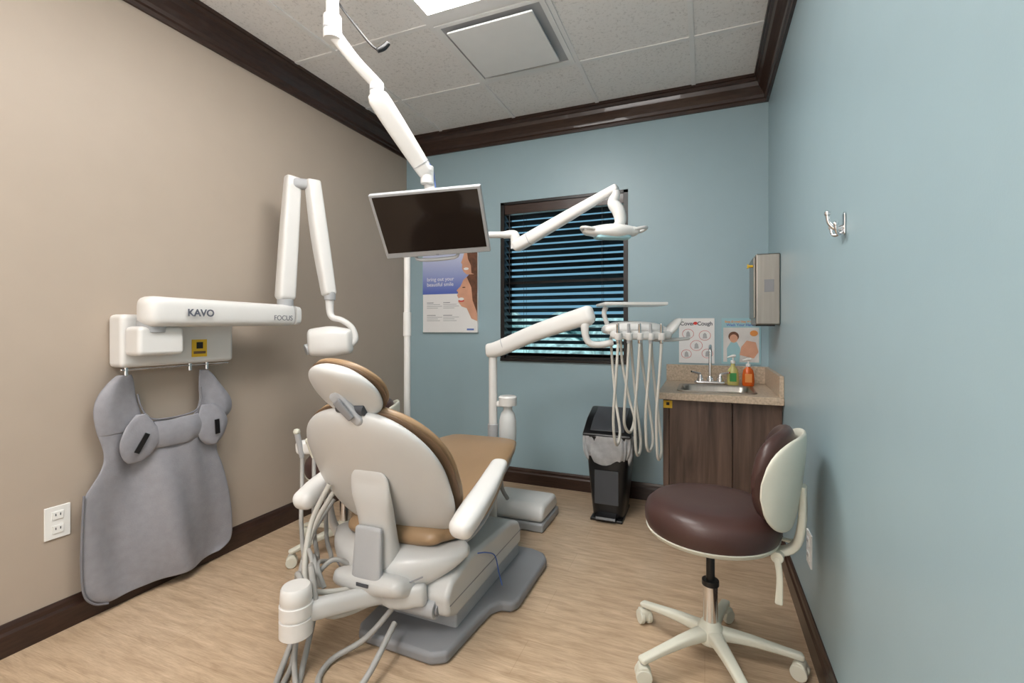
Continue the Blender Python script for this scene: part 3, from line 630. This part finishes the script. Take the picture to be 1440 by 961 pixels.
g=G('floor_utility_box',(-1.02,2.65,0))
bb(g,'base',-1.20,-.835,2.485,2.80,0,.05,'lgrey',.012)
prism(g,'cover',[(2.49,.05),(2.495,.10),(2.54,.14),(2.76,.14),(2.795,.10),(2.795,.05)],lambda a,b,t:(-1.195 if t==0 else -.84,a,b),'white',bev=.025)

# ---------------------------------------------------------------- delivery unit
g=G('dental_delivery_unit',(-1.12,2.45,0))
Hc=V((-.323,2.46,1.135)); dx=V((.9252,.3795,0)); dy=V((-.3795,.9252,0))
def Hh_(x,y,z): return Hc+dx*x+dy*y+V((0,0,z))
pp=V((-1.12,2.445,0))
rod(g,'post_foot',(pp.x,pp.y,0),(pp.x,pp.y,.03),.032,'white')
rod(g,'post',(pp.x,pp.y,.03),(pp.x,pp.y,1.02),.024,'white')
rod(g,'post_collar',(pp.x,pp.y,.52),(pp.x,pp.y,.60),.030,'lgrey')
ae=V((-.55,2.37,1.215))
loft(g,'balance_arm',[(pp.x-.02,pp.y,1.02,.040,.035),tuple(pp+V((.05,-.01,1.035)))+(.044,.036),tuple((pp+V((0,0,1.02))+ae)/2+V((0,0,.01)))+(.045,.038),tuple(ae)+(.048,.04)],(0,0,1),'white',n=3,caps=(.02,.03))
loft(g,'balance_arm_seam',[tuple(pp+V((.075,-.012,1.046)))+(.0455,.038),tuple(pp+V((.079,-.012,1.0475)))+(.0455,.038)],(0,0,1),'lgrey',n=3,caps=(.0005,.0005))
tube(g,'elbow',[ae+V((.0,.01,-.03)),Hh_(-.262,0,.03),Hh_(-.258,0,-.03),Hh_(-.235,0,-.066),Hh_(-.18,0,-.072),Hh_(-.12,0,-.06)],[.026,.022,.018,.017,.017,.017],'white')
loft(g,'control_head',[tuple(Hh_(-.15,0,.005))+(.07,.024),tuple(Hh_(-.10,0,.01))+(.10,.036),tuple(Hh_(0,0,.008))+(.11,.040),tuple(Hh_(.08,0,.004))+(.10,.036),tuple(Hh_(.12,0,0))+(.07,.026)],dy,'white',n=2.8,caps=(.02,.03))
loft(g,'holder_bar',[tuple(Hh_(-.14,-.12,-.02))+(.018,.02),tuple(Hh_(0,-.14,-.022))+(.018,.022),tuple(Hh_(.12,-.12,-.02))+(.018,.02)],dy,'offw',n=3)
loft(g,'handle_arm',[tuple(Hh_(.08,-.06,-.045))+(.02,.010),tuple(Hh_(.16,-.06,-.045))+(.018,.009),tuple(Hh_(.235,-.05,-.04))+(.016,.008)],dy,'offw',n=3)
loft(g,'touch_pad',[tuple(Hh_(.135,-.05,-.02))+(.05,.014),tuple(Hh_(.165,-.05,.015))+(.055,.020),tuple(Hh_(.19,-.05,.045))+(.045,.014)],dy,'white',n=2.5)
Rz=Matrix.Rotation(math.radians(22.3),3,'Z')
box(g,'tray',Hh_(-.03,0,.128),(.30,.22,.008),'white',.003,rot=Rz)
for (x_,y_,w_,l_) in ((-.03,.11,.31,.008),(-.03,-.11,.31,.008),(-.182,0,.008,.22),(.122,0,.008,.22)):
    box(g,'tray_rim',Hh_(x_,y_,.133),(w_,l_,.014),'white',.003,rot=Rz)
tube(g,'tray_stem',[Hh_(-.155,.0,.12),Hh_(-.165,0,.09),Hh_(-.155,0,.05),Hh_(-.14,0,.01)],[.014,.012,.012,.014],'offw')
for i in range(5):
    x=-.125+i*.052
    rod(g,'handpiece',Hh_(x,-.14,-.06),Hh_(x-.006,-.16,.035),.010,'lgrey' if i%2 else 'chrome',r1=.007)
    lathe(g,'holder_cup',[(.013,-.02),(.017,-.015),(.018,.012),(.015,.014)],Hh_(x,-.145,-.025),'white',K=20)
    zb=[-.56,-.50,-.61,-.59,-.63][i]; xo=[.0,.02,.0,.01,.0][i]
    tube(g,'handpiece_hose',[Hh_(x,-.14,-.06),Hh_(x-.008,-.14,-.20),Hh_(x-.02,-.13,-.40),Hh_(x-.01,-.11,zb+.03),Hh_(x+.012+xo*.5,-.08,zb),Hh_(x+.032+xo,-.04,zb+.06),Hh_(x+.02+xo,.0,-.36),Hh_(x+.01,.03,-.18),Hh_(x,.03,-.03)],.007,'hosec',K=10)
wb=V((-1.035,2.46,0))
box(g,'bottle_bracket',(-1.075,2.455,.715),(.09,.035,.03),'white',.006)
lathe(g,'bottle_cap',[(.03,0),(.05,.004),(.052,.05),(.045,.058),(.001,.06)],(wb.x,wb.y,.705),'white')
lathe(g,'water_bottle',[(.03,0),(.048,.01),(.05,.05),(.048,.12),(.038,.16),(.026,.175),(.026,.20)],(wb.x,wb.y,.505),'bottle')
tube(g,'umbilical',[(pp.x+.02,pp.y,.5),(pp.x+.045,pp.y+.0,.36),(pp.x+.05,pp.y+.01,.24),(pp.x+.055,pp.y+.08,.155)],.012,'hose')

# ---------------------------------------------------------------- trash can
g=G('step_trash_can',(-.53,2.95,0))
tx,ty=-.54,2.95
loft(g,'body',[(tx,ty,.02,.095,.14),(tx,ty,.25,.118,.15),(tx,ty,.46,.138,.16)],(1,0,0),'black',n=5,caps=(.015,.0))
loft(g,'rim',[(tx,ty,.455,.143,.168),(tx,ty,.50,.147,.172)],(1,0,0),'black',n=5,caps=(.004,.004))
lp=[(-.172,.50),(-.168,.515),(-.05,.585),(.10,.635),(.16,.63),(.172,.60),(.172,.50)]
prism(g,'lid',lp,lambda a,b,t:(tx+(-.143 if t==0 else .143),ty+a,b),'black',bev=.018)
prism(g,'lid_panel',[(-.145,.530),(-.05,.5865),(.09,.634),(.09,.639),(-.05,.5915),(-.145,.535)],lambda a,b,t:(tx+(-.10 if t==0 else .10),ty+a,b),'dgrey',bev=.002)
prism(g,'front_step_recess',[(-.155,.30),(-.160,.30),(-.160,.10),(-.148,.10)],lambda a,b,t:(tx+(-.07 if t==0 else .07),ty+a,b),'dgrey')
prism(g,'pedal',[(-.19,.012),(-.20,.02),(-.19,.035),(-.13,.05),(-.13,.012)],lambda a,b,t:(tx+(-.06 if t==0 else .06),ty+a,b),'black',bev=.004)
box(g,'foot',(tx,ty-.02,.008),(.19,.30,.016),'black',.004)
rows=[]
K=72
for (z,o) in((.505,.002),(.49,.010),(.45,.014),(.41,.02),(.37,.018),(.34,.006)):
    r=[]
    for k in range(K+1):
        a=2*math.pi*k/K; c,s=math.cos(a),math.sin(a); n=5
        w=.148-.03*(.505-z)/.16+o+.006*math.sin(a*9+z*30)+.004*math.sin(a*23); h=w+.022
        r.append((tx+math.copysign(abs(c)**(2/n),c)*w,ty+math.copysign(abs(s)**(2/n),s)*h,z+.018*math.sin(a*5)*(.505-z)/.16))
    rows.append(r)
sheet(g,'liner_bag',rows,'bag',sub=1)

# ---------------------------------------------------------------- stools
def stool(loc,yaw,a0,seat_z=.52,seatr=.215,light=True):
    g=G('swivel_stool',(loc[0],loc[1],0),yaw,world=False)
    for i in range(5):
        a=math.radians(a0-yaw+72*i); d=V((math.cos(a),math.sin(a),0)); s=V((-d.y,d.x,0))
        loft(g,'leg',[tuple(d*.03+V((0,0,.105)))+(.024,.020),tuple(d*.12+V((0,0,.098)))+(.019,.015),tuple(d*.22+V((0,0,.082)))+(.016,.011),tuple(d*.275+V((0,0,.072)))+(.016,.010)],s,'cream',n=3.6,caps=(.005,.01))
        p=d*.272
        rod(g,'caster_stem',tuple(p+V((0,0,.045))),tuple(p+V((0,0,.07))),.009,'lgrey',bev=0)
        t=V((math.cos(a+1.1),math.sin(a+1.1),0))
        for q_ in(-1,1):
            rod(g,'caster_wheel',tuple(p+t*(q_*.006)+V((0,0,.026))),tuple(p+t*(q_*.024)+V((0,0,.026))),.026,'cream',bev=.004)
        loft(g,'caster_hood',[tuple(p-t*.018+V((0,0,.034)))+(.026,.02),tuple(p+t*.018+V((0,0,.034)))+(.026,.02)],(0,0,1),'cream',n=2.4,caps=(.004,.004))
    lathe(g,'hub',[(.042,0),(.046,.01),(.042,.045),(.030,.065),(.026,.07)],(0,0,.075),'cream')
    rod(g,'outer_column',(0,0,.14),(0,0,.27),.024,'chrome')
    rod(g,'column_ring',(0,0,.265),(0,0,.285),.028,'black')
    rod(g,'gas_piston',(0,0,.27),(0,0,seat_z-.09),.014,'black')
    box(g,'seat_plate',(0.02,0,seat_z-.088),(.20,.16,.018),'black',.004)
    R=seatr
    lathe(g,'seat_pan',[(.06,-.012),(R*.8,-.008),(R*.97,.006),(R,.018),(R*.97,.022)],(0,0,seat_z-.09),'cream',K=56,sy=1.02)
    lathe(g,'seat_cushion',[(R*.9,0),(R*.985,.006),(R*1.02,.025),(R*1.02,.052),(R*.99,.074),(R*.9,.092),(R*.7,.102),(R*.35,.102),(.001,.10)],(0,0,seat_z-.075),'brown',K=56,sy=1.02)
    def arc(r,z,dz,a1,w,h,m,name,tilt=0.12):
        sec=[]
        for k in range(-14,15):
            a=math.radians(a1*k/14*1.12); f=max(.02,1-abs(k/14)**3)**.45
            sec.append((r*math.cos(a)-.02,r*1.0*math.sin(a),z,w*f,h*max(.25,min(1,(1-abs(k/14)**10)))))
        loft(g,name,sec,(tilt,0,1),m,n=2.6,caps=(0,0),cr_on=False)
    arc(.232,seat_z+.155,0,38,.145,.034,'brown','back_cushion')
    arc(.277,seat_z+.140,0,40,.15,.014,'cream','back_shell')
    loft(g,'back_upright',[(.12,0,seat_z-.10,.026,.010),(.20,0,seat_z-.10,.026,.011),(.25,0,seat_z-.07,.026,.013),(.268,0,seat_z,.026,.013),(.272,0,seat_z+.12,.024,.010)],(0,1,0),'cream',n=3.4,caps=(.004,.004))
    rod(g,'tension_knob',(.205,-.028,seat_z-.10),(.205,-.055,seat_z-.10),.018,'cream')
    loft(g,'height_lever',[(.205,-.05,seat_z-.10,.010,.006),(.212,-.055,seat_z-.16,.009,.005),(.210,-.058,seat_z-.235,.011,.006)],(1,0,0),'cream',n=3,caps=(.004,.006))
    tube(g,'tilt_lever',[(.10,.09,seat_z-.095),(.2,.12,seat_z-.105),(.245,.13,seat_z-.11)],[.006,.006,.01],'cream')
stool((.018,1.755),-12,6,seat_z=.535,seatr=.212)
stool((-1.745,1.945),30,34,seat_z=.47,seatr=.19)

# ---------------------------------------------------------------- lights / world / camera
def area(name,loc,rot,sx,sy,p,col):
    l=bpy.data.lights.new(name,'AREA'); l.shape='RECTANGLE'; l.size=sx; l.size_y=sy; l.energy=p; l.color=col
    o=bpy.data.objects.new(name,l); COL.objects.link(o); o.location=loc; o.rotation_euler=[math.radians(a) for a in rot]
area('rear_fill_light',(-.9,YN+.06,1.35),(90,0,0),1.8,1.9,16,(1,.97,.95))  # added fill lamp behind the camera, there is no doorway here
area('ceiling_fill_light',(-.8,-.75,1.75),(180,0,0),1.0,.7,38,(1,.97,.95))  # added unseen lamp facing up, brightens the ceiling in place of bounced light
sl=bpy.data.lights.new('sun','SUN'); sl.energy=3.2; sl.color=(1,.98,.96); so=bpy.data.objects.new('sun',sl); COL.objects.link(so); so.rotation_euler=(math.radians(50),0,math.radians(0)); so.location=(0,-5,8)
w=bpy.data.worlds.new('sky'); sc.world=w; w.use_nodes=True
nt=w.node_tree; bg=nt.nodes['Background']; bg.inputs[0].default_value=(.22,.46,.62,1); bg.inputs[1].default_value=.8
cam=bpy.data.cameras.new('camera'); co=bpy.data.objects.new('camera',cam); COL.objects.link(co)
co.location=(0,0,CH); co.rotation_euler=(math.radians(90),0,math.radians(22.3))
cam.sensor_width=36; cam.lens=661/1440*36; cam.shift_y=-19.5/1440; cam.clip_start=.02
sc.camera=co
